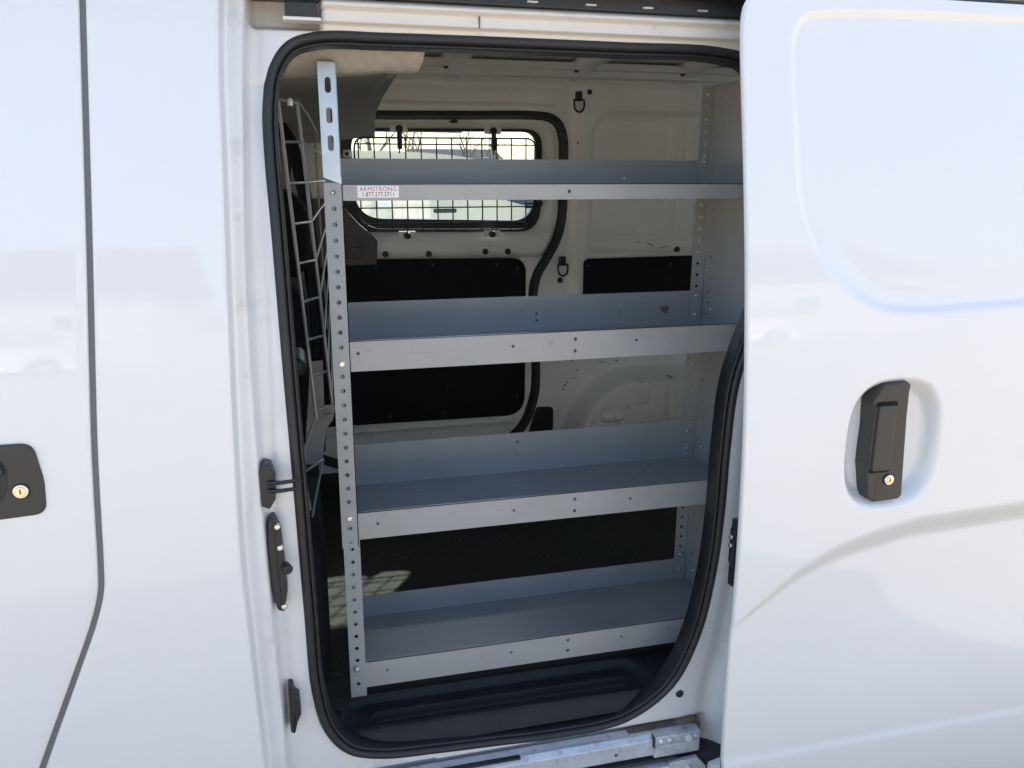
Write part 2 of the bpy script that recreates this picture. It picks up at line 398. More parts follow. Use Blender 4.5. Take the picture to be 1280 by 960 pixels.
# header channel: dark strip, overhanging drip rail, pocket hinge
MB().box(-.10, 1.2, yb(1.73)+.02, yb(1.73)+.10, 1.7195, 1.760, .003).build('roller_channel', M['plastic'], van, True)
b = MB(); b.box(-.45, 1.5, yb(1.76)-.030, yb(1.76)+.05, 1.7415, 1.765, .006); b.build('drip_rail', M['plastic'], van, True)
for k in range(9): MB().box(.08+k*.098, .098+k*.098, yb(1.73)+.014, yb(1.73)+.024, 1.7255, 1.7285, .001).build('channel_dash', M['rail'], van, True)  # row of small pale dashes along the channel
b = MB(); b.box(.004, .050, .118, .150, 1.688, 1.712, .003); b.box(.0, .056, .110, .145, 1.684, 1.6895, .002, mi=1)
b.build('channel_bracket', [M['plastic'], M['header']], van, True)
MB().box(.2985, .3005, .1225, .14, 1.6862, 1.7045, .0004).build('header_seam', M['grime'], van)

# sill rail (lower door track)
rl = MB()
yr = yb(.335)+.022
rl.prism(fillet([(yr, .316), (yr+.012, .313), (yr+.035, .313), (yr+.035, .362), (yr+.010, .362), (yr, .352)], .004, 4), lambda u, v, w: (w, u, v), -.20, .640)
rl.build('sill_rail', M['rail'], van, True)
rl = MB(); rl.box(.640, .742, yr-.006, yr+.03, .3125, .3625, .004); rl.box(.650, .735, yr-.010, yr, .320, .344, .003)
M['railend'] = mat('rail_end_metal', (.52, .55, .58), .4, metal=.3, noise=.2, nscale=40, bump=.3, bscale=90, dirt=((.06, .05, .04), 60, .55, .68, .7))
blk = rl.build('track_end', M['railend'], van, True)
MB().box(.6385, .6410, yr-.0075, yr+.01, .340, .361).build('gap_shade_box', M['dark'], blk)  # dark box stands in for the shade of a gap
for x, z, r in ((.652, .353, .006), (.672, .3525, .0055), (.716, .348, .008), (.730, .352, .004), (.705, .328, .0035)):
    MB().cyl((x, yr-.004, z), (0, -1, .4), r, .006, 10, .002).build('rail_bolt', M['rail'], blk, True)
MB().cyl((.560, yr+.001, .333), (0, -1, 0), .003, .002, 12).build('rail_hole_shade', M['dark'], van)  # dark disc painted as shade inside a hole
b = MB(); b.prism(fillet([(.668, .300), (.735, .303), (.758, .275), (.728, .240), (.690, .250)], .006), XZ(yr-.012), 0, .01, .002)
ar = b.build('roller_arm', M['rail'], van, True)
MB().cyl((.715, yr-.011, .283), (0, -1, 0), .007, .008, 12, .002).build('arm_bolt', M['rail'], ar, True)
b = MB(); b.prism(fillet([(.630, .306), (.742, .309), (.752, .340), (.752, .366), (.735, .376), (.716, .3745), (.70, .366), (.64, .3642), (.59, .3632), (.60, .36)], .003), XZ(yb(.35)+.043), 0, .02)
b.build('track_grime', M['grime'], van)
MB().box(-.2, .69, yr-.006, yr+.014, .303, .3095, .001).build('slot_shade_strip', M['dark'], van)  # dark bar stands in for shade between the two rails
MB().box(-.2, .67, yr-.02, yr+.014, .284, .3005, .003).build('lower_track', M['rail'], van, True)
MB().box(-.06, .362, yr-.001, yr+.0105, .3625, .3665, .001).build('dark_strip', M['rubber'], van)  # thin dark line along the rail top

# ------------------------------------------------------------------ front door
zf = np.linspace(.20, 1.745, 190); of = np.concatenate([[0, .001, .002, .0035, .006], np.linspace(.02, .75, 48)])
Zf = zf[:, None]+0*of[None]; Xf = (Xg(zf)-.0055)[:, None]-of[None]
df = .022*sstep(.0025, 0, of)[None]**2+.002*sstep(.006, .0005, of)[None]+0*Zf
df = df+.004*sstep(1.12, 1.5, Zf)*sstep(.03, .2, of)[None]*0
fd = surf('front_door', Xf, Yb(Zf)+df, Zf, M['paint'], van)
YF = yb(1.03)
outl = fillet([(-.54, .976), (-.375, .985), (-.3725, 1.036), (-.381, 1.093), (-.54, 1.093)], [.0, .019, .08, .021, .0], 9)
b = MB(); b.prism(outl, XZ(YF-.0045), 0, .01, .003); bz = b.build('handle_bezel', M['bezel'], fd, True)
b = MB(); b.prism([(x*1.0-(x+.45)*.0, z) for x, z in fillet([(-.54, 1.005), (-.432, 1.005), (-.420, 1.030), (-.417, 1.055), (-.424, 1.076), (-.54, 1.080)], .014, 6)], XZ(YF-.0055), 0, .006, .0008)
b.build('cup_shade_plate', M['rubber'], fd, True)  # darker plate painted as the shade of the grip cavity
b = MB(); b.prism(fillet([(-.54, 1.049), (-.424, 1.049), (-.4195, 1.056), (-.427, 1.074), (-.54, 1.077)], .008, 6), XZ(YF-.012), 0, .010, .003)
b.build('door_handle', M['bezel'], fd, True)
def lock(x, y, z, parent, r=.0105):
    b = MB(); b.cyl((x, y+.004, z), (0, -1, 0), r*1.12, .006, 28, .002, mi=1)
    b.cyl((x, y, z), (0, -1, 0), r, .004, 28, .0012); b.cyl((x, y-.004, z), (0, -1, 0), r*.70, .0012, 24, .0005, mi=2)
    b.box(x-.0008, x+.0008, y-.0058, y-.0045, z-.0035, z+.0035, mi=3)
    return b.build('lock_cylinder', [M['bolt'], M['rubber'], M['brass'], M['dark']], parent, True)
lock(-.403, YF-.0045, 1.024, fd)
# grey strip set just inside the gap, coloured as its shade
n = len(zf); gx2 = Xg(zf); b = MB()
V = []; F = []
for i, z in enumerate(zf):
    for dx in (-.02, .012): V.append((gx2[i]+dx, yb(z)+.0065, z))
for i in range(n-1): F.append((2*i, 2*i+1, 2*i+3, 2*i+2))
link('shut_line_shade_strip', V, F, M['gapm'], van)

# ------------------------------------------------------------------ sliding door (slid back, standing proud of the body)
XLz = [.15, .25, .361, .47, .592, .70, .822, .952, 1.09, 1.223, 1.303, 1.487, 1.607, 1.665, 1.70, 1.722, 1.736, 1.745]
XLx = [.758, .744, .731, .720, .712, .708, .705, .701, .697, .693, .691, .687, .686, .687, .690, .697, .710, .735]
xsp = np.array(crspline(list(zip(XLz, XLx)), 8, False)); XL = lambda z: np.interp(z, xsp[:, 0], xsp[:, 1])
zd = np.concatenate([np.linspace(.15, 1.70, 330), np.linspace(1.703, 1.745, 16)])
od = np.concatenate([[0, .0006, .0014, .0024, .0036, .005, .007], np.arange(.011, .62, .0042), np.linspace(.63, 1.1, 24)])
Zd = zd[:, None]+0*od[None]; Xd = XL(zd)[:, None]+od[None]
dd = .008*(1-np.sqrt(np.clip(1-(1-np.clip(od/.005, 0, 1))**2, 0, 1)))[None]+0*Zd
panel = crspline([(.777, 1.55), (.775, 1.63), (.780, 1.680), (.800, 1.706), (.84, 1.714), (1.22, 1.722), (1.6, 1.722), (1.9, 1.70), (1.9, 1.30), (1.6, 1.247), (1.24, 1.246), (1.02, 1.243), (.94, 1.252), (.876, 1.288), (.814, 1.352), (.786, 1.425)], 6)
sp = sdf(Xd, Zd, panel); dd += .0075*sstep(.006, -.008, sp)+.0015*sstep(-.0, -.04, sp)
cx, cz = .989, 1.009
q = (np.abs((Xd-cx)/.096)**2.9+np.abs((Zd-cz)/.119)**2.9)**(1/2.9)
dd += .028*sstep(1.015, .78, q)+.003*bumpf(Xd, 1.04, .03)*sstep(.8, .6, q)
zu = np.interp(Xd, [.60, .721, .829, .90, .984, 1.066, 1.294, 1.9], [.60, .701, .791, .827, .851, .866, .876, .87])
wd = np.interp(Xd, [.60, .715, .835, .992, 1.3, 1.9], [.008, .014, .040, .054, .058, .06])
am = np.interp(Xd, [.6, .72, .80, .95, 1.1, 1.9], [0, .004, .012, .020, .023, .023])
dd += am*1.08*(lambda t: np.clip(t, 0, 1)*.45+.55*t*t*(3-2*t))(np.clip((zu-Zd)/wd, 0, 1)); dd -= am*sstep(.74, .38, Zd)*1.0
dd -= .004*sstep(.385, .362, Zd+.01*(Xd-.72))
dd += .003*np.sin((Xd-.7)*2.2)*sstep(.3, .6, Zd)*0
Yd = Yb(Zd)-.09+dd
sd = surf('sliding_door', Xd, Yd, Zd, M['paint'], van)
# folded hem and inner skin
zi = np.linspace(.15, 1.745, 120); V = []; F = []
prof = [(0, .0078), (.0004, .0105), (.006, .012), (.018, .0125), (.020, .040), (.05, .046), (1.1, .046)]
for z in zi:
    x = float(XL(z))
    for o, w in prof: V.append((x+o, yb(z)-.09+w, z))
m = len(prof)
for i in range(len(zi)-1):
    for k in range(m-1): F.append((i*m+k, i*m+k+1, (i+1)*m+k+1, (i+1)*m+k))
link('door_inner_skin', V, F, M['jamb'], sd, True)
MB().box(.72, 1.78, yb(1.745)-.082, yb(1.745)-.045, 1.7415, 1.7455, .001).build('door_top_edge', M['jamb'], sd)
# door-edge latch with two bolts
b = MB(); b.box(.7085, .728, -.066, -.050, .757, .884, .003); b.box(.705, .722, -.064, -.052, .80, .868, .003)
lt = b.build('edge_latch', M['plastic'], sd, True)
for z in (.852, .836): MB().cyl((.709, -.058, z), (-1, -.2, 0), .0045, .007, 10, .0015).build('edge_bolt', M['bolt'], sd, True)
# pull handle in its dish
YD = yb(1.0)-.09
hp = fillet([(.932, .975), (.947, .912), (.962, .904), (1.018, .905), (1.0245, .912), (1.0225, .935), (1.018, 1.00), (1.014, 1.06), (1.0125, 1.105), (1.0145, 1.116), (1.008, 1.1215), (.958, 1.1195), (.944, 1.108), (.932, 1.090), (.934, 1.04), (.932, 1.005)], .006, 4)
hp = [(1.010-(1.0245-x)*.80 if x < .99 else x-.0055, z) for x, z in hp]
b = MB(); b.prism(hp, XZ(YD-.003), 0, .034, .005); hd = b.build('door_handle', M['bezel'], sd, True)
b = MB(); b.prism(rrect(.942, .984, .960, 1.090, .005, 4), XZ(YD-.0036), 0, .004, .0005); b.build('recess_shade_plate', M['board'], sd, True)  # near-black plate paints the shaded outline round the lever
b = MB(); b.prism(rrect(.942, .979, .966, 1.085, .007, 4), XZ(YD-.012), 0, .014, .003)
b.prism(fillet([(.938, .968), (.948, .968), (.948, 1.083), (.938, 1.083)], .003), XZ(YD-.007), 0, .012, .002)
b.build('pull_lever', M['bezel'], sd, True)
lock(.984, YD-.0035, .946, sd, .0095)

# ------------------------------------------------------------------ sill tray and floor
xt = np.linspace(-.06, .80, 190); yt = np.concatenate([np.linspace(.104, .132, 12), np.linspace(.1332, .262, 170), np.linspace(.27, .34, 6)])
Xt, Yt = np.meshgrid(xt, yt)
ys_ = Yt+.012*(Xt-.3)   # tray runs very slightly off square
Zt = .402+.034*sstep(.098, .132, Yt)
ro = sdf(Xt, Yt, fillet([(.030, .142), (.640, .128), (.668, .150), (.660, .205), (.640, .236), (.075, .240), (.045, .225)], .012, 5))
Zt = Zt-.016*sstep(.003, -.012, ro)
for yc in (.162, .190):
    Zt += .0085*(sstep(.0055, .0028, np.abs(Yt-yc+.010*(Xt-.3))))*sstep(.085, .095, Xt)*sstep(.625, .612, Xt)
Zt += .008*sstep(.244, .262, Yt)
edge = sdf(Xt, Zt*0+.5, [(0, 0), (1, 0), (1, 1), (0, 1)])
lx = np.interp(Yt, [.085, .13, .2, .34], [.02, .0, -.03, -.05]); Zt += .10*sstep(lx+.035, lx-.03, Xt)
rxx = np.interp(Yt, [.085, .13, .2, .34], [.655, .685, .71, .73]); Zt += .07*sstep(rxx, rxx+.06, Xt)*sstep(.205, .17, Yt)
surf('sill_tray', Xt, Yt, Zt, M['tray'], van)
for x, y in ((.022, .140), (.683, .168), (.690, .215), (.03, .2)): MB().cyl((x, y, .437), (0, 0, 1), .005, .004, 12, .001).build('tray_screw', M['rubber'], van, True)
xf2 = np.linspace(-1.3, 2.7, 140); yf2 = np.linspace(.30, 1.54, 60); A, B = np.meshgrid(xf2, yf2)
surf('cargo_floor', A, B, .446+.0015*np.sin(A*23)*np.sin(B*19), M['carpet'], van)

# inner face of near wall (either side of the opening) so the hold is closed
def ring_plate(name, loop, yfun, box, m, parent):
    x0, x1, z0, z1 = box; V = []; F = []; n = len(loop); cx, cz = .39, 1.03
    for (x, z) in loop: V.append((x, yfun(z), z))
    for (x, z) in loop:
        dx, dz = x-cx, z-cz; t = min(((x1-cx)/dx if dx > 0 else (x0-cx)/dx) if abs(dx) > 1e-9 else 1e9, ((z1-cz)/dz if dz > 0 else (z0-cz)/dz) if abs(dz) > 1e-9 else 1e9)
        X_, Z_ = cx+dx*t, cz+dz*t; V.append((X_, yfun(Z_), Z_))
    for i in range(n): j = (i+1) % n; F.append((i, j, n+j, n+i))
    return link(name, V, F, m, parent, True)
ring_plate('near_inner_wall', seal_loop, lambda z: yb(z)+.098, (-1.3, 2.7, .40, 1.80), M['ceil'], van)

# ------------------------------------------------------------------ far wall of the hold
FY = 1.5
fx = np.concatenate([np.linspace(-1.3, -.12, 12), np.arange(-.10, 1.56, .0065), np.linspace(1.58, 2.72, 14)]); fz = np.concatenate([np.arange(.43, 1.77, .0062)])
Xw, Zw = np.meshgrid(fx, fz)
FSEAL = [(.30, 1.630), (.55, 1.634), (.788, 1.637), (.842, 1.630), (.872, 1.608), (.888, 1.565), (.892, 1.50), (.892, 1.40), (.889, 1.30), (.871, 1.227), (.832, 1.155), (.803, 1.105), (.790, 1.036), (.795, .90), (.803, .80), (.797, .665), (.742, .545), (.60, .47), (.3, .46), (.10, .47),
         (.0, .53), (-.02, .65), (-.03, .9), (-.03, 1.2), (-.02, 1.45), (.0, 1.56), (.05, 1.61), (.14, 1.628)]
fsl = crspline(FSEAL, 6)
dw = np.zeros_like(Xw)
sf = sdf(Xw, Zw, fsl)
dw += .022*sstep(.004, -.010, sf)                       # the far door sits behind its seal
win_out = fillet([(.165, 1.275), (.810, 1.262), (.812, 1.583), (.160, 1.578)], [.10, .085, .05, .06], 8)
win_in = fillet([(.190, 1.300), (.788, 1.288), (.790, 1.576), (.184, 1.570)], [.095, .075, .045, .055], 8)
sw = sdf(Xw, Zw, win_out); dw += .016*sstep(.045, .012, sw)+.010*sstep(.014, .002, sw)
dw -= .020*sstep(1.275, 1.245, Zw)*sstep(1.165, 1.185, Zw)*sstep(-.012, -.03, sf)*1.0
blackp = fillet([(.02, .606), (.765, .600), (.765, 1.166), (.02, 1.178)], [.05, .075, .055, .02], 8)
sb = sdf(Xw, Zw, blackp); dw += .010*sstep(.006, -.002, sb)+.004*bumpf(sb, .012, .006)
dw -= .012*bumpf(Zw, .585, .010)*(Xw < .72)
# upper band and seams
dw -= .012*sstep(1.662, 1.672, Zw)*(1-sstep(1.70, 1.735, Zw))*sstep(.88, .84, Xw)
dw += .0025*bumpf(Xw, .856, .0016)*sstep(1.60, 1.64, Zw)
# pillar and quarter panel
dw += -.010*sstep(.905, .93, Xw)*sstep(.985, .955, Xw)
rec = fillet([(.985, 1.175), (1.9, 1.175), (1.9, 1.655), (1.03, 1.655), (.985, 1.60)], [.03, .03, .03, .11, .10], 8)
sr = sdf(Xw, Zw, rec); dw += .032*sstep(.006, -.020, sr)
rec2 = fillet([(1.010, 1.235), (1.285, 1.235), (1.287, 1.628), (1.035, 1.628), (1.010, 1.58)], .03, 6)
dw += .008*sstep(.004, -.006, sdf(Xw, Zw, rec2))
rec3 = fillet([(1.375, 1.235), (1.85, 1.235), (1.85, 1.62), (1.38, 1.62)], .03, 6); dw += .008*sstep(.004, -.006, sdf(Xw, Zw, rec3))
for xr in (1.318, 1.347): dw -= .006*bumpf(Xw, xr+.015*(Zw-1.4)*0, .007)*sstep(1.21, 1.25, Zw)*sstep(1.62, 1.59, Zw)
black2 = fillet([(.960, .93), (1.9, .93), (1.9, 1.166), (.960, 1.160)], [.05, .02, .02, .035], 8)
dw += .010*sstep(.006, -.002, sdf(Xw, Zw, black2))
archp = crspline([(.885, .40), (.893, .547), (.937, .650), (1.012, .726), (1.095, .762), (1.25, .765), (1.42, .757), (1.62, .70), (1.75, .56), (1.78, .40)], 6)
sa = sdf(Xw, Zw, archp); ab = sstep(.004, -.040, sa); dw -= .12*ab
dw += .012*bumpf(sa, -.012, .010)
# pressed ribs on the arch
for (xa, xb_, za, zb) in ((1.135, 1.185, .655, .745), (1.255, 1.295, .590, .745), (1.01, 1.09, .598, .625), (1.0, 1.07, .545, .562)):
    dw -= .009*sstep(.004, -.005, sdf(Xw, Zw, rrect(xa, xb_, za, zb, .014)))*1.0
    dw += .005*bumpf(sdf(Xw, Zw, rrect(xa, xb_, za, zb, .014)), .004, .003)
dw += .003*bumpf(sdf(Xw, Zw, rrect(.955, 1.055, .775, .80, .010)), 0, .0035)
dw += .0035*(np.sin(Xw*31+np.sin(Zw*17)*2)*np.sin(Zw*27+1.3))*.25*ab + .0006*np.sin(Xw*9)*np.sin(Zw*11)
Yw = FY+dw+.05*sstep(1.60, 1.80, Zw)*0-.03*sstep(1.72, 1.765, Zw)
hol = sw < -.004
fw = surf('far_side_wall', Xw, Yw, Zw, M['inner'], van, drop=hol)
flo = sum(fsl[i][0]*fsl[(i+1) % len(fsl)][1]-fsl[(i+1) % len(fsl)][0]*fsl[i][1] for i in range(len(fsl)))
fpr = arc(0, 0, .0105, .011, 0, -180, 8)+[(-.0105, .016), (-.016, .018), (-.016, .026), (.0105, .026)]
sweep_seal(fsl, lambda z: FY-.001, flip(fpr, 1 if flo < 0 else 1), 'far_door_seal', van)
# trim boards and corner trim
MB().prism(blackp, XZ(FY+.0225), 0, .01, .001).build('door_trim_board', M['board'], fw)
MB().prism(black2, XZ(FY+.004), 0, .012, .001).build('rear_trim_board', M['board'], fw)
for x, z in ((.25, 1.150), (.44, 1.150), (.66, 1.145), (.735, 1.13), (.735, .67), (.47, .63), (.28, .63), (.985, 1.135), (1.30, 1.135)): MB().cyl((x, FY+.022 if x < .9 else FY+.004, z), (0, -1, 0), .0045, .0035, 10, .001).build('trim_clip', M['bezel'], fw, True)
b = MB(); b.prism(fillet([(.0, 1.155), (.250, 1.157), (.256, 1.235), (.232, 1.262), (.200, 1.290), (.165, 1.330), (.14, 1.37), (.0, 1.37)], [.0, .006, .02, .02, .02, .03, .0, .0], 5), XZ(FY-.012), 0, .04, .004)
b.prism(fillet([(.16, 1.180), (.205, 1.183), (.212, 1.225), (.195, 1.238), (.15, 1.262)], .008, 4), XZ(FY-.016), 0, .01, .003)
b.prism(fillet([(.168, 1.196), (.196, 1.198), (.199, 1.216), (.166, 1.222)], .005, 4), XZ(FY-.0185), 0, .004, .0015)
b.build('latch_trim', M['bezel'], fw, True)
b = MB(); b.prism(fillet([(.772, .53), (.866, .53), (.866, .631), (.803, .634), (.790, .60)], [.004, .004, .018, .016, .02], 5), XZ(FY-.006), 0, .02, .004); b.build('vent_flap', M['plastic'], fw, True)
for x, z, r in ((.281, 1.191, .0105), (.424, 1.189, .0105), (.617, 1.193, .0105), (.695, 1.192, .0105), (.788, 1.203, .0105), (.970, 1.711, .0085), (.882, 1.089, .0100), (1.316, 1.187, .0105)):
    yy = FY+.022 if x < .72 else (FY+.020 if x < .80 else FY)
    if .2 < x < .72: yy = FY+.004
    if x > .96: yy = FY-.006
    plug(x, z, yy-.003, r, 'hole_plug', fw)
b = MB(); b.prism([(.518+.014*math.cos(a), 1.612+.0055*math.sin(a)) for a in np.linspace(0, 2*math.pi, 20, endpoint=False)], XZ(FY+.017), 0, .01, .002); b.build('hole_plug', M['rubber'], fw, True)
for x, z, r in ((.932, 1.548, .0035), (.93, .80, .003), (.905, .71, .003), (.935, .735, .0025), (.95, .765, .003), (.90, .695, .0025), (.915, .72, .002), (1.10, .79, .003)):
    MB().cyl((x, FY-.004, z), (0, -1, 0), r, .0065 if x > .905 and x < .985 else .005, 10).build('bolt_hole_shade', M['dark'], fw)  # dark discs painted as shade inside small holes
def dring(x, z):
    b = MB(); b.box(x-.011, x+.011, FY-.020, FY+.004, z-.002, z+.030, .004)
    o = b.build('tie_down_ring', M['plastic'], fw, True)
    pts = [(x-.0165, FY-.018, z+.004), (x-.0175, FY-.02, z-.014), (x-.013, FY-.021, z-.029), (x, FY-.021, z-.036), (x+.013, FY-.021, z-.029), (x+.0175, FY-.02, z-.014), (x+.0165, FY-.018, z+.004)]
    pts = crspline(pts, 4, False)
    MB().tube(pts+[], .0034, 8).tube([(x-.0165, FY-.018, z+.003), (x+.0165, FY-.018, z+.003)], .0034, 8).build('ring_loop', M['plastic'], o, True)
dring(.931, 1.682); dring(.886, 1.142)
# rust / paint chips stay as marks
b = MB()
for x, z, w, h, a in ((1.215, 1.205, .03, .003, .5), (1.27, 1.195, .05, .0015, -.1), (1.17, 1.215, .02, .0015, .2), (1.05, .785, .03, .0015, .1), (1.28, .74, .05, .003, .4), (1.19, .715, .02, .002, -.4), (1.33, .725, .06, .002, .2), (1.0, .70, .012, .006, .7)):
    mt = Matrix.Translation((x, FY-.0005-(.098 if (z < .745 and x > 1.1) else 0), z)) @ Matrix.Rotation(a, 4, 'Y')
    MB().box(-w/2, w/2, -.0008, .0008, -h/2, h/2, mtx=mt).build('paint_scratch', M['dark'], fw)

# far window: gasket, glass
def ringstrip(outer, inner, y0, y1, name, m, parent, N=120):
    def rs(poly):
        P = np.array(poly+[poly[0]]); d = np.r_[0, np.cumsum(np.hypot(*np.diff(P, axis=0).T))]; t = np.linspace(0, d[-1], N, endpoint=False)
        return np.stack([np.interp(t, d, P[:, 0]), np.interp(t, d, P[:, 1])], 1)
    o = rs(outer); i_ = rs(inner); rings = [(o, y1), (o, y0+.004), (o*.97+i_*.03, y0), (i_, y0), (i_, y1)]
    V = [(x, y, z) for r, y in rings for x, z in r]; F = []
    for k in range(len(rings)-1):
        for j in range(N): l = (j+1) % N; F.append((k*N+j, k*N+l, (k+1)*N+l, (k+1)*N+j))
    return link(name, V, F, m, parent)
win_big = fillet([(.158, 1.262), (.817, 1.252), (.819, 1.592), (.154, 1.587)], [.10, .085, .055, .06], 8)
win_bk = fillet([(.192, 1.306), (.790, 1.292), (.798, 1.583), (.186, 1.578)], [.095, .075, .045, .055], 8)
ringstrip(win_big, win_bk, FY+.028, FY+.046, 'window_gasket', M['rubber'], fw)
MB().prism(win_big, XZ(FY+.042), 0, .0035).build('window_pane', M['glass'], fw)
# outside skin on the far side with a window opening
ringstrip([(-1.3, .25), (2.7, .25), (2.7, 1.80), (-1.3, 1.80)], win_big, FY+.048, FY+.062, 'far_outer_skin', M['paint'], van, 160)

# ------------------------------------------------------------------ roof, ceiling, ends
xr = np.linspace(-1.3, 2.7, 40); yr2 = np.linspace(.12, 1.56, 60); A, B = np.meshgrid(xr, yr2)
t = (B-.84)/.72
surf('ceiling', A, B, 1.815-.035*np.abs(t)**3, M['ceil'], van)
for k, xx in enumerate((.505, .925, 1.292, 1.66, 2.05, 2.45)):
    b = MB(); prof = []
    V = []; F = []; m = 6; ny = 24
    for i in range(ny+1):
        y = .14+(1.49-.14)*i/ny; zc = 1.812-.035*abs((y-.84)/.72)**3; dz = .028+.018*max(0, (y-1.36)/.13)
        w = .030+.020*max(0, (y-1.36)/.13)
        for (dx, h) in ((-w-.012, 0), (-w, -dz*.55), (-w*.5, -dz), (w*.5, -dz), (w, -dz*.55), (w+.012, 0)): V.append((xx+dx, y, zc+h))
    for i in range(ny):
        for q_ in range(m-1): F.append((i*m+q_, i*m+q_+1, (i+1)*m+q_+1, (i+1)*m+q_))
    link('roof_rib', V, F, M['ceil'], van, True)
    MB().cyl((xx-.03, 1.41, 1.768), (0, -.3, -1), .008, .006, 10, .002).build('rib_bolt', M['plastic'], van, True)
b = MB(); b.box(-.1, 2.7, 1.42, 1.50, 1.748, 1.785, .006); b.box(-.1, 2.7, 1.385, 1.43, 1.768, 1.79, .004)
b.build('cant_rail', M['ceil'], van, True)
b = MB(); b.box(-.1, 2.7, .14, .22, 1.735, 1.79, .008); b.build('cant_rail', M['ceil'], van, True)
A, B = np.meshgrid(np.linspace(-1.35, 2.75, 24), np.linspace(yb(1.76)-.02, 1.62, 40)); t = (B-.84)/.78
surf('roof', A, B, 1.855-.085*np.abs(t)**4, M['paint'], van)  # runs on rearwards out of view, lengthened to stretch the van's ground shadow
b = MB(); b.box(2.7, 2.73, .09, 1.56, .25, 1.18); b.box(2.7, 2.73, .09, 1.56, 1.62, 1.80); b.box(2.7, 2.73, .09, .18, 1.18, 1.62); b.box(2.7, 2.73, .78, 1.56, 1.18, 1.62)
rw = b.build('rear_doors', M['inner'], van)
MB().box(2.712, 2.716, .18, .78, 1.18, 1.62).build('added_rear_pane', M['glass'], rw)  # unseen window added to let light reach the far wall
MB().box(-1.33, -1.30, .09, 1.58, .25, 1.05).build('dash_panel', M['cabgrey'], van)
MB().box(-1.3, 2.7, .27, 1.54, .36, .438).build('floor_pan', M['plastic'], van)
MB().box(-1.3, 2.7, .07, .12, .20, .30).build('side_sill', M['dark'], van)

A, B = np.meshgrid(np.concatenate([[.90, .903, .91, .93], np.linspace(1.0, 2.73, 40)]), np.linspace(.20, 1.74, 60))
surf('quarter_panel', A, Yb(B)+.03*sstep(.93, .90, A), B, M['paint'], van)

# headliner over the cab: cloth roll at the near edge, grey underside falling to the far side
V = []; F = []
us = np.linspace(0, 1, 30); xsn = np.linspace(-1.25, 1, 40)
def head(name, m, prof, x0, xr_f):
    V = []; F = []; n = len(prof); K = 26
    for i in range(n):
        y, z = prof[i]
        for k in range(K+1):
            q = k/K; x = x0+(xr_f(y)-x0)*q
            zz = z+.030*sstep(.80, 1.0, q)*(1 if y > .3 else .35)
            V.append((x, y+.004*math.sin(q*19), float(zz)+.0025*math.sin(q*31+y*9)))
    for i in range(n-1):
        for k in range(K): F.append((i*(K+1)+k, i*(K+1)+k+1, (i+1)*(K+1)+k+1, (i+1)*(K+1)+k))
    return link(name, V, F, m, van, True)
head('headliner_edge', M['headliner'], [(.243, 1.705), (.238, 1.680), (.241, 1.656), (.250, 1.638), (.266, 1.625), (.286, 1.618), (.306, 1.6170)], -1.2, lambda y: .232-.30*(y-.24))
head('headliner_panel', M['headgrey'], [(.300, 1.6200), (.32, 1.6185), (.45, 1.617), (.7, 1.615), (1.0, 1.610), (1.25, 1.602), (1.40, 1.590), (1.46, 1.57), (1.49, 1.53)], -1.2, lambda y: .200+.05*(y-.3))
MB().box(.188, .200, .31, 1.44, 1.640, 1.700, .004).build('headliner_end', M['headgrey'], van)

# cab seat seen through the wire partition
b = MB(); b.box(-.31, -.08, .22, .74, .78, 1.30, .07, 5, mtx=None); b.box(-.30, .02, .62, 1.02, .62, 1.22, .06, 5); b.box(-.50, .02, .25, .74, .45, .78, .05, 4)
st = b.build('cab_seat', M['seat'], van, True)
b = MB(); b.box(-.17, .035, .78, .99, 1.20, 1.42, .075, 6); b.build('headrest', M['seat'], st, True)
b = MB(); b.box(-.155, .006, .42, .56, 1.06, 1.10, .02, 3); b.build('seat_belt_guide', M['bezel'], st, True)
# far cab pillar trim
b = MB(); b.prism(fillet([(-.40, .45), (.012, .45), (.020, .9), (.010, 1.30), (-.02, 1.50), (-.10, 1.63), (-.40, 1.65)], .02), XZ(1.40), 0, .06, .012); b.build('pillar_trim', M['cabgrey'], van, True)
b = MB(); b.tube(crspline([(-.06, 1.38, 1.62), (-.005, 1.37, 1.55), (.03, 1.36, 1.40), (.045, 1.35, 1.20), (.05, 1.33, .9), (.03, 1.3, .6)], 5, False), .020, 8); b.build('seat_belt', M['seat'], van, True)
# bulkhead lower panel
b = MB(); b.prism([(.20, .44), (1.50, .44), (1.50, .90), (.80, .92), (.20, .84)], lambda u, v, w: (-.030+.030*(u-.2)+w, u, v), 0, -.012); b.build('bulkhead_panel', M['plastic'], van)
for y, z in ((.42, .80), (.42, .64), (.42, .52), (.8, .6)): MB().cyl((-.024+.03*(y-.2), y, z), (1, 0, 0), .004, .004, 8).build('panel_rivet', M['bezel'], van)

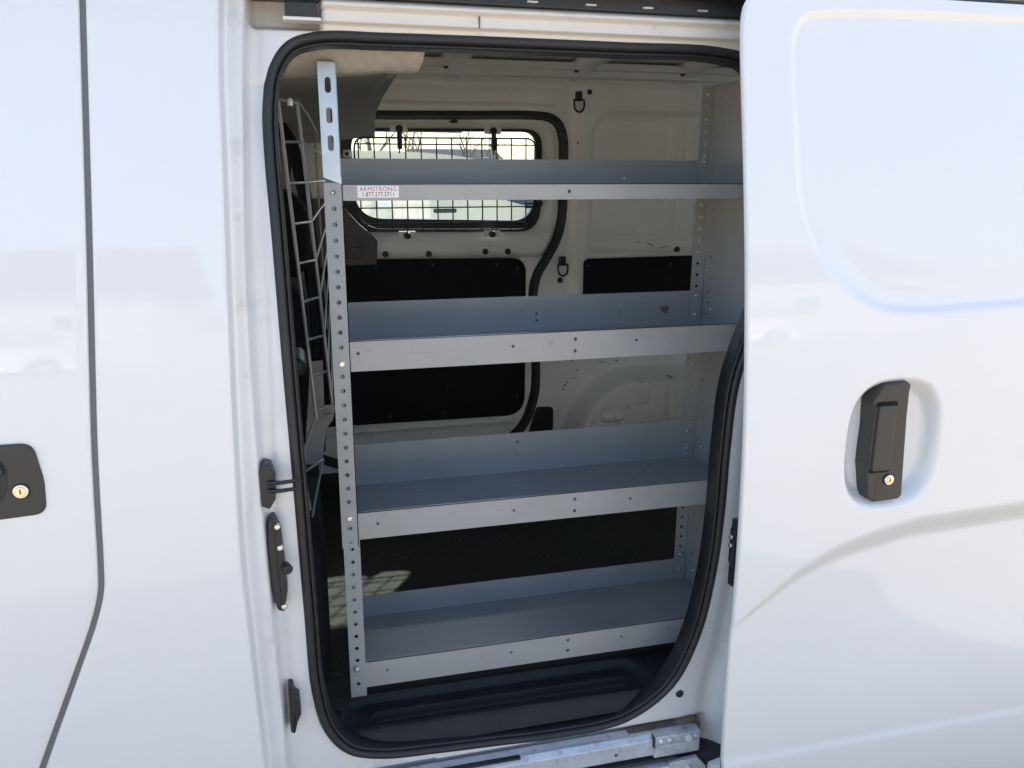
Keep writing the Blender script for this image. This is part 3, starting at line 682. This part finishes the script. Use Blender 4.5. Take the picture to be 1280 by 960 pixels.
# ------------------------------------------------------------------ wire partition behind the cab (bolted in, a thing of its own)
wp = empty('wire_partition', (0, .45, .86)); tag(wp, 'bent grey wire mesh partition standing behind the cab seat, left of the shelving', 'partition')
c1 = [(-.016+.0041*k, .35, 1.589-.0727*k) for k in range(9)]
c2 = list(zip((.018, .0225, .027, .0315, .036, .0405, .045, .0495, .054), [.5]*9, (1.594, 1.520, 1.442, 1.365, 1.288, 1.212, 1.130, 1.054, .978)))
c3z = (0, 1.498, 1.437, 1.388, 1.335, 1.285, 1.232, 1.18, 1.13)
MB().tube(c1+[(.018, .35, .995)], .0032, 8).build('frame_bar', M['wire'], wp, True)
MB().tube(c2, .0036, 8).build('frame_bar', M['wire'], wp, True)
for i in range(9):
    a, c = c1[i], c2[i]; e = .010*math.sin(i*1.7)
    if i in (0,): pts = [a, c]
    else: pts = [a, c, (c[0]*.5+.075*.5, .70, (c[2]+c3z[i])/2), (.078, .90, c3z[i]), (.095, 1.25, c3z[i])]
    MB().tube(pts, .0026 if i else .0034, 7).build('cross_wire', M['wire'], wp, True)
MB().tube([(.016, .5, 1.600), (.040, .62, 1.575), (.062, .85, 1.55), (.068, 1.25, 1.52), (.075, 1.25, 1.0)], .0026, 7).build('edge_wire', M['wire'], wp, True)
for yy, ff in ((.90, 1.03),):
    MB().tube([(p[0]*(1-ff)+.075*ff, yy, p[2]*(1-ff)+c3z[k+1]*ff) for k, p in enumerate(c2[1:])], .0022, 7).build('upright_wire', M['wire'], wp, True)
b = MB(); b.box(-.002, .010, .40, .47, 1.580, 1.596, .003); b.build('clamp', M['galv'], wp, True)
MB().prism([(.013, 1.085), (.038, 1.085), (.036, .990), (.060, .988), (.052, .955), (.038, .938), (.024, .858), (-.012, .862), (.0, .965)], XZ(.46), 0, .002).build('mount_plate', M['cabgrey'], wp)
b = MB(); b.tube([(.016, .35, .997), (-.009, .35, .935), (-.012, .35, .865), (-.005, .36, .80)], .003, 7); b.tube([(.010, .38, .975), (.05, .46, .970)], .0026, 7); b.tube([(-.012, .38, .875), (.026, .45, .872)], .0026, 7)
b.tube([(.028, .47, .868), (.005, .40, .80), (-.002, .38, .775)], .0026, 7)
b.build('lower_brace', M['wire'], wp, True)

# ------------------------------------------------------------------ window guard
wg = empty('window_guard', (.48, 1.48, 1.29)); tag(wg, 'black wire grille clipped over the far side window behind the top shelf', 'window guard')
GY = 1.475
gl = fillet([(.188, 1.275), (.792, 1.266), (.780, 1.560), (.193, 1.557)], [.09, .07, .035, .035], 8)
MB().tube([(x, GY, z) for x, z in gl], .0028, 6, True).build('guard_rim', M['bwire'], wg, True)
gp = np.array(gl)
def inter(axis, v):
    out = []
    for i in range(len(gp)):
        a, c = gp[i], gp[(i+1) % len(gp)]
        if (a[axis]-v)*(c[axis]-v) < 0: t = (v-a[axis])/(c[axis]-a[axis]); out.append((a+(c-a)*t)[1-axis])
    return min(out), max(out)
for k in range(12):
    x = .2065+.0495*k; lo, hi = inter(0, x); MB().tube([(x, GY+.003, lo), (x-.002, GY+.003, hi)], .0023, 6).build('guard_wire', M['bwire'], wg, True)
for k in range(6):
    z = 1.538-.0492*k; lo, hi = inter(1, z); MB().tube([(lo, GY-.001, z), (hi, GY-.001, z+.001)], .0023, 6).build('guard_wire', M['bwire'], wg, True)
def clip(x, z, up=True):
    b = MB(); b.box(x-.028, x+.028, GY+.012, GY+.020, z-.010, z+.014, .003, mi=1)
    b.cyl((x, GY+.014, z), (0, -1, 0), .0115, .016, 16, .004)
    if up: b.box(x-.008, x+.008, GY-.004, GY+.004, z-.062, z, .003)
    b.tube([(x, GY-.006, z), (x-.003, GY-.006, z+(-.075 if up else .045))], .0022, 6)
    b.build('guard_clip', [M['bwire'], M['inner']], wg, True)
clip(.335, 1.585); clip(.640, 1.583); clip(.352, 1.252, False); clip(.636, 1.253, False)
b = MB(); b.cyl((.800, GY+.016, 1.352), (0, -1, 0), .010, .016, 16, .003); b.tube([(.745, GY-.004, 1.352), (.80, GY-.004, 1.352)], .0022, 6); b.tube([(.745, GY-.004, 1.339), (.79, GY-.004, 1.339)], .0022, 6); b.build('guard_clip', M['bwire'], wg, True)
b = MB(); b.box(.158, .182, GY+.01, GY+.022, 1.497, 1.520, .004, mi=1); b.cyl((.169, GY+.012, 1.508), (0, -1, 0), .006, .005, 12, .001); b.build('guard_clip', [M['bwire'], M['inner']], wg, True)

# ------------------------------------------------------------------ shelving unit
su = empty('shelving_unit', (.49, .35, .446)); tag(su, 'grey steel shelving unit with four shelves filling the open side doorway', 'shelving unit')
X0, X1, SY0, SY1 = .0805, .9035, .22, .490
TH = .0016
# front post: upper angle, lower angle, slotted top bracket
hs = [(.0655, 1.4315-.0268*k, .0042, 0) for k in range(25) if k not in (11, 22)]
b = MB(); b.plate(.0500, .0810, .775, 1.4475, [h for h in hs if h[1] > .78], XZ(SY0-.0035), TH)
b.prism([(SY0-.0035, .775), (SY0+.030, .775), (SY0+.030, 1.4475), (SY0-.0035, 1.4475)], lambda u, v, w: (.0810-w, u, v), 0, TH)
b.build('front_post', M['post'], su)
hs2 = [(.0675, .797-.0266*k, .0038, 0) for k in range(13) if k != 11]
b = MB(); b.plate(.0520, .0828, .449, .812, hs2, XZ(SY0-.0010), TH)
b.prism([(SY0, .449), (SY0+.030, .449), (SY0+.030, .812), (SY0, .812)], lambda u, v, w: (.0828-w, u, v), 0, TH)
b.build('lower_front_post', M['post'], su)
tb = lambda u, v, w: (u, SY0-.006+w+.06*max(0, v-1.45)+.0, v)
b = MB(); b.plate(.0505, .0800, 1.456, 1.640, [(.0655, 1.512, .0050, .008), (.0655, 1.556, .0050, .008), (.0655, 1.604, .0050, .008)], tb, TH)
b.prism([(.0505, 1.4565), (.0800, 1.4565), (.0800, 1.445)], tb, 0, TH)
b.prism([(.0500, 1.4445), (.0515, 1.640), (.0500, 1.640)], tb, 0, TH)
b.prism([(0, 1.456), (.028, 1.456), (.028, 1.640), (0, 1.640)], lambda u, v, w: (.0800-w, SY0-.006+u+.06*max(0, v-1.45), v), 0, TH)
b.build('top_bracket', M['galv'], su)
# back left post
b = MB(); b.plate(.0640, .0800, .449, 1.60, [], XZ(SY1+.002), TH); b.build('back_post', M['post'], su)
# right end: flange facing out at the back corner plus solid end panel
b = MB()
hh = [(.8885, 1.628-.0262*k, .0036, 0) for k in range(45)]
b.plate(.8740, .9050, .449, 1.646, [h for h in hh if h[1] > .46], XZ(SY1-.001), TH)
b.build('corner_flange', M['shelf'], su)
b = MB(); hh = [(SY1-.028, 1.620-.0262*k, .0034, 0) for k in range(45)]
b.plate(SY0+.004, SY1-.002, .449, 1.646, [h for h in hh if h[1] > .46], lambda u, v, w: (.9052+w, u, v), TH)
b.prism([(SY0+.004, 0), (SY1, 0), (SY1, .0016), (SY0+.004, .0016)], lambda u, v, w: (.893+w, u, 1.6445+v), 0, .013)
b.build('end_panel', M['shelf'], su)
def bolt_fb(x, y, z, ax=(0, -1, 0), parent=None, r=.0062):
    b = MB(); b.cyl((x, y, z), ax, r, .0012, 16); b.cyl(tuple(np.array((x, y, z))+np.array(ax)*.0012), ax, r*.92, .0038, 16, .0022)
    v = Vector((x, y, z))+Vector(ax)*.0047; 
    return b.build('bolt', M['bolt'], parent, True)
specs = [ # (lip top z, lip height, surface z, flange top z, lip holes, flange holes)
    (1.4455, .0275, 1.4195, 1.489, [(.486, 1.432, .0035, 0)], [(.70, 1.45, .003, 0)]),
    (1.1730, .056, 1.1215, 1.199, [(.095, 1.150, .003, 0), (.382, 1.149, .003, 0), (.505, 1.157, .0035, 0), (.505, 1.134, .0035, 0), (.630, 1.149, .003, 0)], [(.505, 1.16, .003, 0), (.505, 1.145, .003, 0)]),
    (.8430, .0545, .7925, .886, [(.118, .818, .003, 0), (.385, .817, .003, 0), (.512, .828, .0036, 0), (.512, .803, .0036, 0), (.632, .817, .003, 0)], [(.462, .865, .0042, 0), (.462, .836, .0042, 0)]),
    (.5235, .0565, .4675, .521, [(.125, .499, .003, 0), (.381, .499, .003, 0), (.505, .509, .0036, 0), (.505, .485, .0036, 0), (.625, .499, .003, 0)], []),
]
for i, (zt, lh, zsf, zf_, lh_, fh) in enumerate(specs):
    zb = zt-lh; b = MB()
    b.plate(X0, X1, zb, zt, lh_, XZ(SY0), TH)
    b.prism([(SY0, zt-.0012), (SY0+.006, zt-.0012), (SY0+.006, zt), (SY0, zt)], lambda u, v, w: (w, u, v), X0, X1)     # hemmed edge
    b.box(X0, X1, SY0+TH+.0003, SY1-.0025, zsf-.002, zsf)
    b.plate(X0, .8735, zsf-.006, zf_, fh, XZ(SY1-.002), TH)
    b.box(.8735, X1-.001, SY1-.0045, SY1-.0030, zsf, zf_)
    sh = b.build('shelf', M['shelf'], su)
    # fixings
    for (x, y, z, ax) in ((.8885, SY1-.0045, zsf+.066, (0, -1, 0)), (.8885, SY1-.0045, zsf+.022, (0, -1, 0)), (.9050, SY1-.045, zsf+.040, (-1, 0, 0)), (.9050, SY1-.055, zsf+.006, (-1, 0, 0))):
        if i == 0 and (z < 1.47): continue
        if i < 3 and z < zsf+.01: continue
        bolt_fb(x, y, z, ax, sh, .0055)
    if i > 0: bolt_fb(.0655, SY0-.0035, (0, 1.1335, .8355, .5135)[i], (0, -1, 0), sh, .0062)
bolt_fb(.0640, SY0-.0015, 1.4310, (0, -1, 0), su, .0035)
bolt_fb(.0640, SY0-.003, 1.454, (0, -1, 0), su, .0022) if False else None
# marks on shelves: rust spot, scratches, crumbs
b = MB(); b.prism([(.812+.011*math.cos(a)*(1+.3*math.sin(3*a)), 1.158+.009*math.sin(a)*(1+.25*math.cos(5*a))) for a in np.linspace(0, 2*math.pi, 24, endpoint=False)], XZ(SY1-.0026), 0, .0005)
mr = mat('rust', (.19, .15, .125), .8, noise=.3, nscale=200); b.build('rust_spot', mr, su)
rg = random.Random(8)
for k in range(34):
    x = rg.uniform(.12, .86); y = rg.uniform(.36, .485); w = rg.choice([.002, .003, .004, .008])
    mt = Matrix.Translation((x, y, .7927)) @ Matrix.Rotation(rg.uniform(-.4, .4), 4, 'Z'); MB().box(-w/2, w/2, -.0005, .0005, 0, .0004, mtx=mt).build('paint_chip', M['sticker'], su)
for k in range(9):
    x = rg.uniform(.3, .86); w = rg.choice([.004, .010]); mt = Matrix.Translation((x, SY1-.0024, rg.choice([1.15, 1.17, .85]))) @ Matrix.Rotation(rg.uniform(-.2, .2), 4, 'Y'); MB().box(-w/2, w/2, 0, .0004, -.0004, .0004, mtx=mt).build('paint_chip', M['post'], su)
for k in range(16):
    i_ = rg.choice([0, 1, 1, 2, 2, 3]); zt, lh = specs[i_][0], specs[i_][1]; x = rg.uniform(.15, .85); w = rg.choice([.004, .008, .02, .05])
    mt = Matrix.Translation((x, SY0-.0001, zt-lh*rg.uniform(.15, .9))) @ Matrix.Rotation(rg.uniform(-.12, .12), 4, 'Y'); MB().box(-w/2, w/2, -.0002, .0002, -.0002, .0002, mtx=mt).build('scuff_mark', M['cabgrey'] if k % 2 else M['rail'], su)
# sticker with its writing
b = MB(); b.prism(rrect(.1060, .1765, 1.4225, 1.4425, .0008, 2), XZ(SY0-.0006), 0, .0005); stk = b.build('sticker', M['sticker'], su)
def text(body, size, x, z, m, bold, width, name):
    cu = bpy.data.curves.new(name, 'FONT'); cu.body = body; cu.size = size; cu.align_x = 'CENTER'; cu.align_y = 'CENTER'; cu.offset = bold; cu.space_character = 1.1
    o = bpy.data.objects.new(name+'_curve', cu); COL.objects.link(o); bpy.context.view_layer.update()
    me = bpy.data.meshes.new_from_object(o.evaluated_get(bpy.context.evaluated_depsgraph_get())); bpy.data.objects.remove(o)
    xs_ = [v.co.x for v in me.vertices]; s = width/(max(xs_)-min(xs_)); mx = (max(xs_)+min(xs_))/2; ym = (max(v.co.y for v in me.vertices)+min(v.co.y for v in me.vertices))/2
    for v in me.vertices: v.co = Vector((x+(v.co.x-mx)*s, SY0-.0008, z+(v.co.y-ym)*min(s, 1.0) if False else z+(v.co.y-ym)))
    me.materials.clear(); me.materials.append(m); oo = bpy.data.objects.new(name, me); COL.objects.link(oo); oo.parent = stk; oo.matrix_parent_inverse = world_inv(stk)
    return oo
text('ARMSTRONG', .0108, .1410, 1.4372, M['red'], 0, .0625, 'red_lettering')
text('1.877.277.5711', .0098, .1412, 1.4283, M['ink'], .00006, .0530, 'black_lettering')

# ------------------------------------------------------------------ outside
b = MB(); g = MB(); 
GZ = -.06
A, B = np.meshgrid(np.linspace(-400, 400, 41), np.linspace(-400, 600, 51))
gr = surf('ground', A, B, GZ+0*A, M['ground']); tag(gr, kind='structure')
# wheels of the van, mostly for its stance
for x in (-1.0, 1.95):
    b = MB(); b.cyl((x, .10, GZ+.31), (0, 1, 0), .31, .18, 40, .03); b.build('wheel', M['tyre'], van, True)

# white car parked beyond the far window
car = empty('parked_car', (1.0, 4.6, GZ)); tag(car, 'pale cream-white parked car seen through the wire-grilled far window', 'car')
def prof_body(pts, y0, y1, name, m, inset=.12, z_in=.9):
    P = crspline(pts, 5); n = len(P); V = []; F = []
    st_ = [(0, 1), (.04, 0), (.96, 0), (1, 1)]
    ysn = [y0+.10, y0+.02, y0, y0, y1, y1, y1-.02, y1-.10]; sc = [.965, .99, .998, 1, 1, .998, .99, .965]
    cx = sum(p[0] for p in P)/n; cz_ = sum(p[1] for p in P)/n
    for y, s_ in zip(ysn, sc):
        for x, z in P:
            tt = max(0, z-z_in)/.6; yy = y+(inset*tt if y < (y0+y1)/2 else -inset*tt)
            V.append((cx+(x-cx)*s_, yy, cz_+(z-cz_)*s_))
    K = len(ysn)
    for i in range(K-1):
        for k in range(n): l = (k+1) % n; F.append((i*n+k, i*n+l, (i+1)*n+l, (i+1)*n+k))
    F.append(tuple(range(n))); F.append(tuple((K-1)*n+k for k in range(n)))
    o = link(name, V, F, m, car, True); bm = bmesh.new(); bm.from_mesh(o.data); bmesh.ops.recalc_face_normals(bm, faces=bm.faces); bm.to_mesh(o.data); bm.free(); return o
cy0, cy1 = 3.75, 5.5
prof_body([(-1.3, .25), (-1.35, .6), (-1.28, .95), (-1.10, 1.30), (.2, 1.325), (1.05, 1.31), (1.42, 1.22), (2.3, 1.03), (2.75, .85), (2.82, .5), (2.7, .22), (1.5, .18), (0, .18)], cy0, cy1, 'body', M['carwhite'], .02)
prof_body([(-1.12, 1.26), (-1.0, 1.36), (-.75, 1.45), (.1, 1.48), (.8, 1.48), (1.1, 1.46), (1.45, 1.36), (1.78, 1.12)], cy0+.02, cy1-.02, 'greenhouse', M['carglass'], .22, 1.2)
prof_body([(-1.0, 1.36), (-.78, 1.485), (.1, 1.545), (.7, 1.545), (1.08, 1.505), (1.26, 1.44), (1.05, 1.40), (.1, 1.40), (-.75, 1.38)], cy0-.01, cy1+.01, 'roof', M['carwhite'], .16, 1.2)
for x in (-.35, .48):
    b = MB(); b.prism([(x, 1.22), (x+.08, 1.22), (x+.06, 1.44), (x, 1.44)], lambda u, v, w: (u, cy0+.012+.30*max(0, v-1.2)+w, v), 0, .05); b.build('window_pillar', M['carwhite'], car)
b = MB(); b.box(.80, .94, cy0-.035, cy0-.01, 1.195, 1.220, .010, 3); b.build('door_handle', M['bwire'], car, True)
b = MB(); b.box(1.40, 1.56, cy0-.16, cy0-.01, 1.13, 1.22, .04, 3); b.build('wing_mirror', M['carwhite'], car, True)
for x in (-.65, 2.05):
    for y in (cy0-.01, cy1-.20):
        b = MB(); b.cyl((x, y, GZ+.32), (0, 1, 0), .32, .21, 36, .03); w = b.build('wheel', M['tyre'], car, True)
        b = MB(); b.cyl((x, y-.005 if y < 4 else y+.205, GZ+.32), (0, 1, 0), .19, .02, 24, .004); b.build('rim', M['galv'], w, True)
# low house beyond
def house(name, x0, x1, y0, y1, h, rh, label, cat='house'):
    e = empty(name, ((x0+x1)/2, (y0+y1)/2, GZ)); tag(e, label, cat)
    MB().box(x0, x1, y0, y1, GZ, GZ+h).build('wall', M['wallp'], e)
    ym = (y0+y1)/2
    MB().add([(x0-.4, y0-.4, GZ+h-.05), (x1+.4, y0-.4, GZ+h-.05), (x1+.4, ym, GZ+h+rh), (x0-.4, ym, GZ+h+rh), (x0-.4, y1+.4, GZ+h-.05), (x1+.4, y1+.4, GZ+h-.05)], [(0, 1, 2, 3), (3, 2, 5, 4), (0, 3, 4), (1, 5, 2), (0, 4, 5, 1)]).build('roof', M['roofp'], e)
    nwin = int((x1-x0)/3)
    for k in range(nwin):
        x = x0+(k+.5)*(x1-x0)/nwin; s = y0-.03 if y0 > 0 else y1-.05
        f = MB().box(x-.55, x+.55, s, s+.08, GZ+1.0, GZ+2.2, .01).build('window', M['carwhite'], e)
        s2 = s-.012 if y0 > 0 else s+.07
        MB().box(x-.46, x+.46, s2, s2+.02, GZ+1.09, GZ+2.11).build('pane', M['carglass'], f)
    return e
house('low_building', 13, 22, 90, 98, 2.1, 1.0, 'low dark-roofed building far beyond the car, seen through the grille', 'building')
house('pale_house', -16, -3, -26, -18, 3.0, 2.2, 'pale house mirrored faintly in the van side, behind the viewer')
house('pale_house', 5, 20, -30, -22, 3.2, 2.0, 'longer pale house opposite the sliding door, mirrored faintly in its paint')
for i, (x, y, lb) in enumerate(((-5.5, -12.5, 'cream car across the lot, mirrored faintly in the front door paint'), (4.2, -13.5, 'cream car across the lot, mirrored faintly in the sliding door paint'), (10.5, -13.0, 'cream car farthest right of those mirrored in the sliding door paint'))):
    c = copy_tree(car); c.location = (x, y, GZ); c.rotation_euler.z = R(180); c['label'] = lb; c['group'] = 'parked cars'
car['group'] = 'parked cars'
# bare trees
def bare_tree(x, y, h, seed, label):
    rg = random.Random(seed); e = empty('bare_tree', (x, y, GZ)); tag(e, label, 'tree', 'bare trees beyond the far window')
    tk = MB(); cr = MB()
    def grow(p, d, L, r, lev):
        q = p+d*L*.5+Vector((rg.uniform(-.05, .05), rg.uniform(-.05, .05), 0))*L; s = q+(d+Vector((rg.uniform(-.2, .2), rg.uniform(-.2, .2), .1))).normalized()*L*.5
        (tk if lev == 0 else cr).tube([p, q, s], [r, r*.85, r*.68], 5 if lev > 1 else 7)
        if lev >= 5: return
        for k in range(3 if lev < 3 else 2):
            a = rg.uniform(0, 6.28); sp = rg.uniform(.35, .75); o = d.orthogonal().normalized(); o = (Matrix.Rotation(a, 3, d) @ o)
            grow(s if k < 2 else q, (d*math.cos(sp)+o*math.sin(sp)+Vector((0, 0, .12))).normalized(), L*rg.uniform(.62, .82), r*.58, lev+1)
    grow(Vector((x, y, GZ)), Vector((0, 0, 1)), h*.3, h*.020, 0)
    tk.build('trunk', M['bark'], e, True); cr.build('crown', M['bark'], e, True)
tl = ['bare grey tree beyond the car, leftmost through the grille', 'bare tree just right of the leftmost one beyond the car', 'bare tree behind the dark roof beyond the car', 'small bare tree at the right part of the grilled window', 'bare tree at the right-hand end of the grilled window']
for k, (x, y, h) in enumerate(((4.2, 45, 5.6), (7.4, 52, 5.8), (17.0, 84, 7), (14.4, 60, 4.6), (15.0, 52, 4.6))): bare_tree(x, y, h, 11+k, tl[k])
ug = empty('utility_pole', (6.2, 70, GZ)); tag(ug, 'wooden utility pole with crossarm and wires beyond the far window', 'utility pole')
MB().cyl((6.2, 70, GZ), (0, 0, 1), .12, 9, 12, r2=.09).build('pole', M['wood'], ug, True)
MB().box(5.2, 7.2, 69.95, 70.05, 8.2, 8.32).build('crossarm', M['wood'], ug)
b = MB()
for zz0, zz1, yy in ((4.6, 6.0, 70), (5.4, 5.8, 70.2), (8.3, 8.5, 70)): MB().tube([(6.2, yy, zz0), (18, yy, (zz0+zz1)/2-.3), (32, yy, zz1), (60, yy, zz1+.4)], .03, 5).build('overhead_wire', M['bwire'], ug)

# ------------------------------------------------------------------ light
sun_dir = Vector((.62, .93, 1.0)).normalized()
elev = math.asin(sun_dir.z); rot = math.atan2(sun_dir.x, sun_dir.y)
w = bpy.data.worlds.new('World'); SC.world = w; w.use_nodes = True; nt = w.node_tree
sky = nt.nodes.new('ShaderNodeTexSky'); sky.sky_type = 'NISHITA'; sky.sun_disc = False; sky.sun_elevation = elev; sky.sun_rotation = rot
sky.air_density = 1.0; sky.dust_density = 2.4; sky.ozone_density = .7
nt.links.new(sky.outputs[0], nt.nodes['Background'].inputs[0]); nt.nodes['Background'].inputs[1].default_value = .15
sl = bpy.data.lights.new('sun', 'SUN'); sl.energy = 5.0; sl.angle = R(.53); sl.color = (1, .93, .82)
so = bpy.data.objects.new('sun', sl); COL.objects.link(so); so.rotation_euler = sun_dir.to_track_quat('Z', 'Y').to_euler()

# ------------------------------------------------------------------ camera
cam = bpy.data.cameras.new('camera'); co = bpy.data.objects.new('camera', cam); COL.objects.link(co)
cam.sensor_width = 36; cam.lens = 36*1035/1280; cam.clip_end = 2000; cam.clip_start = .02
p, y_, r_ = R(14.895), R(14.5), R(.267)
f = Vector((math.sin(y_)*math.cos(p), math.cos(y_)*math.cos(p), -math.sin(p))); rt = f.cross(Vector((0, 0, 1))).normalized(); up = rt.cross(f)
c_, s_ = math.cos(r_), math.sin(r_); rt2 = rt*c_+up*s_; up2 = up*c_-rt*s_
mm = Matrix((rt2, up2, -f)).transposed().to_4x4(); mm.translation = (0, -1.25, 1.48); co.matrix_world = mm
SC.camera = co
SC.view_settings.view_transform = 'Standard'; SC.view_settings.look = 'None'; SC.view_settings.gamma = 1; SC.view_settings.exposure = 1.45
SC.cycles.max_bounces = 10; SC.cycles.diffuse_bounces = 6; SC.cycles.transparent_max_bounces = 12
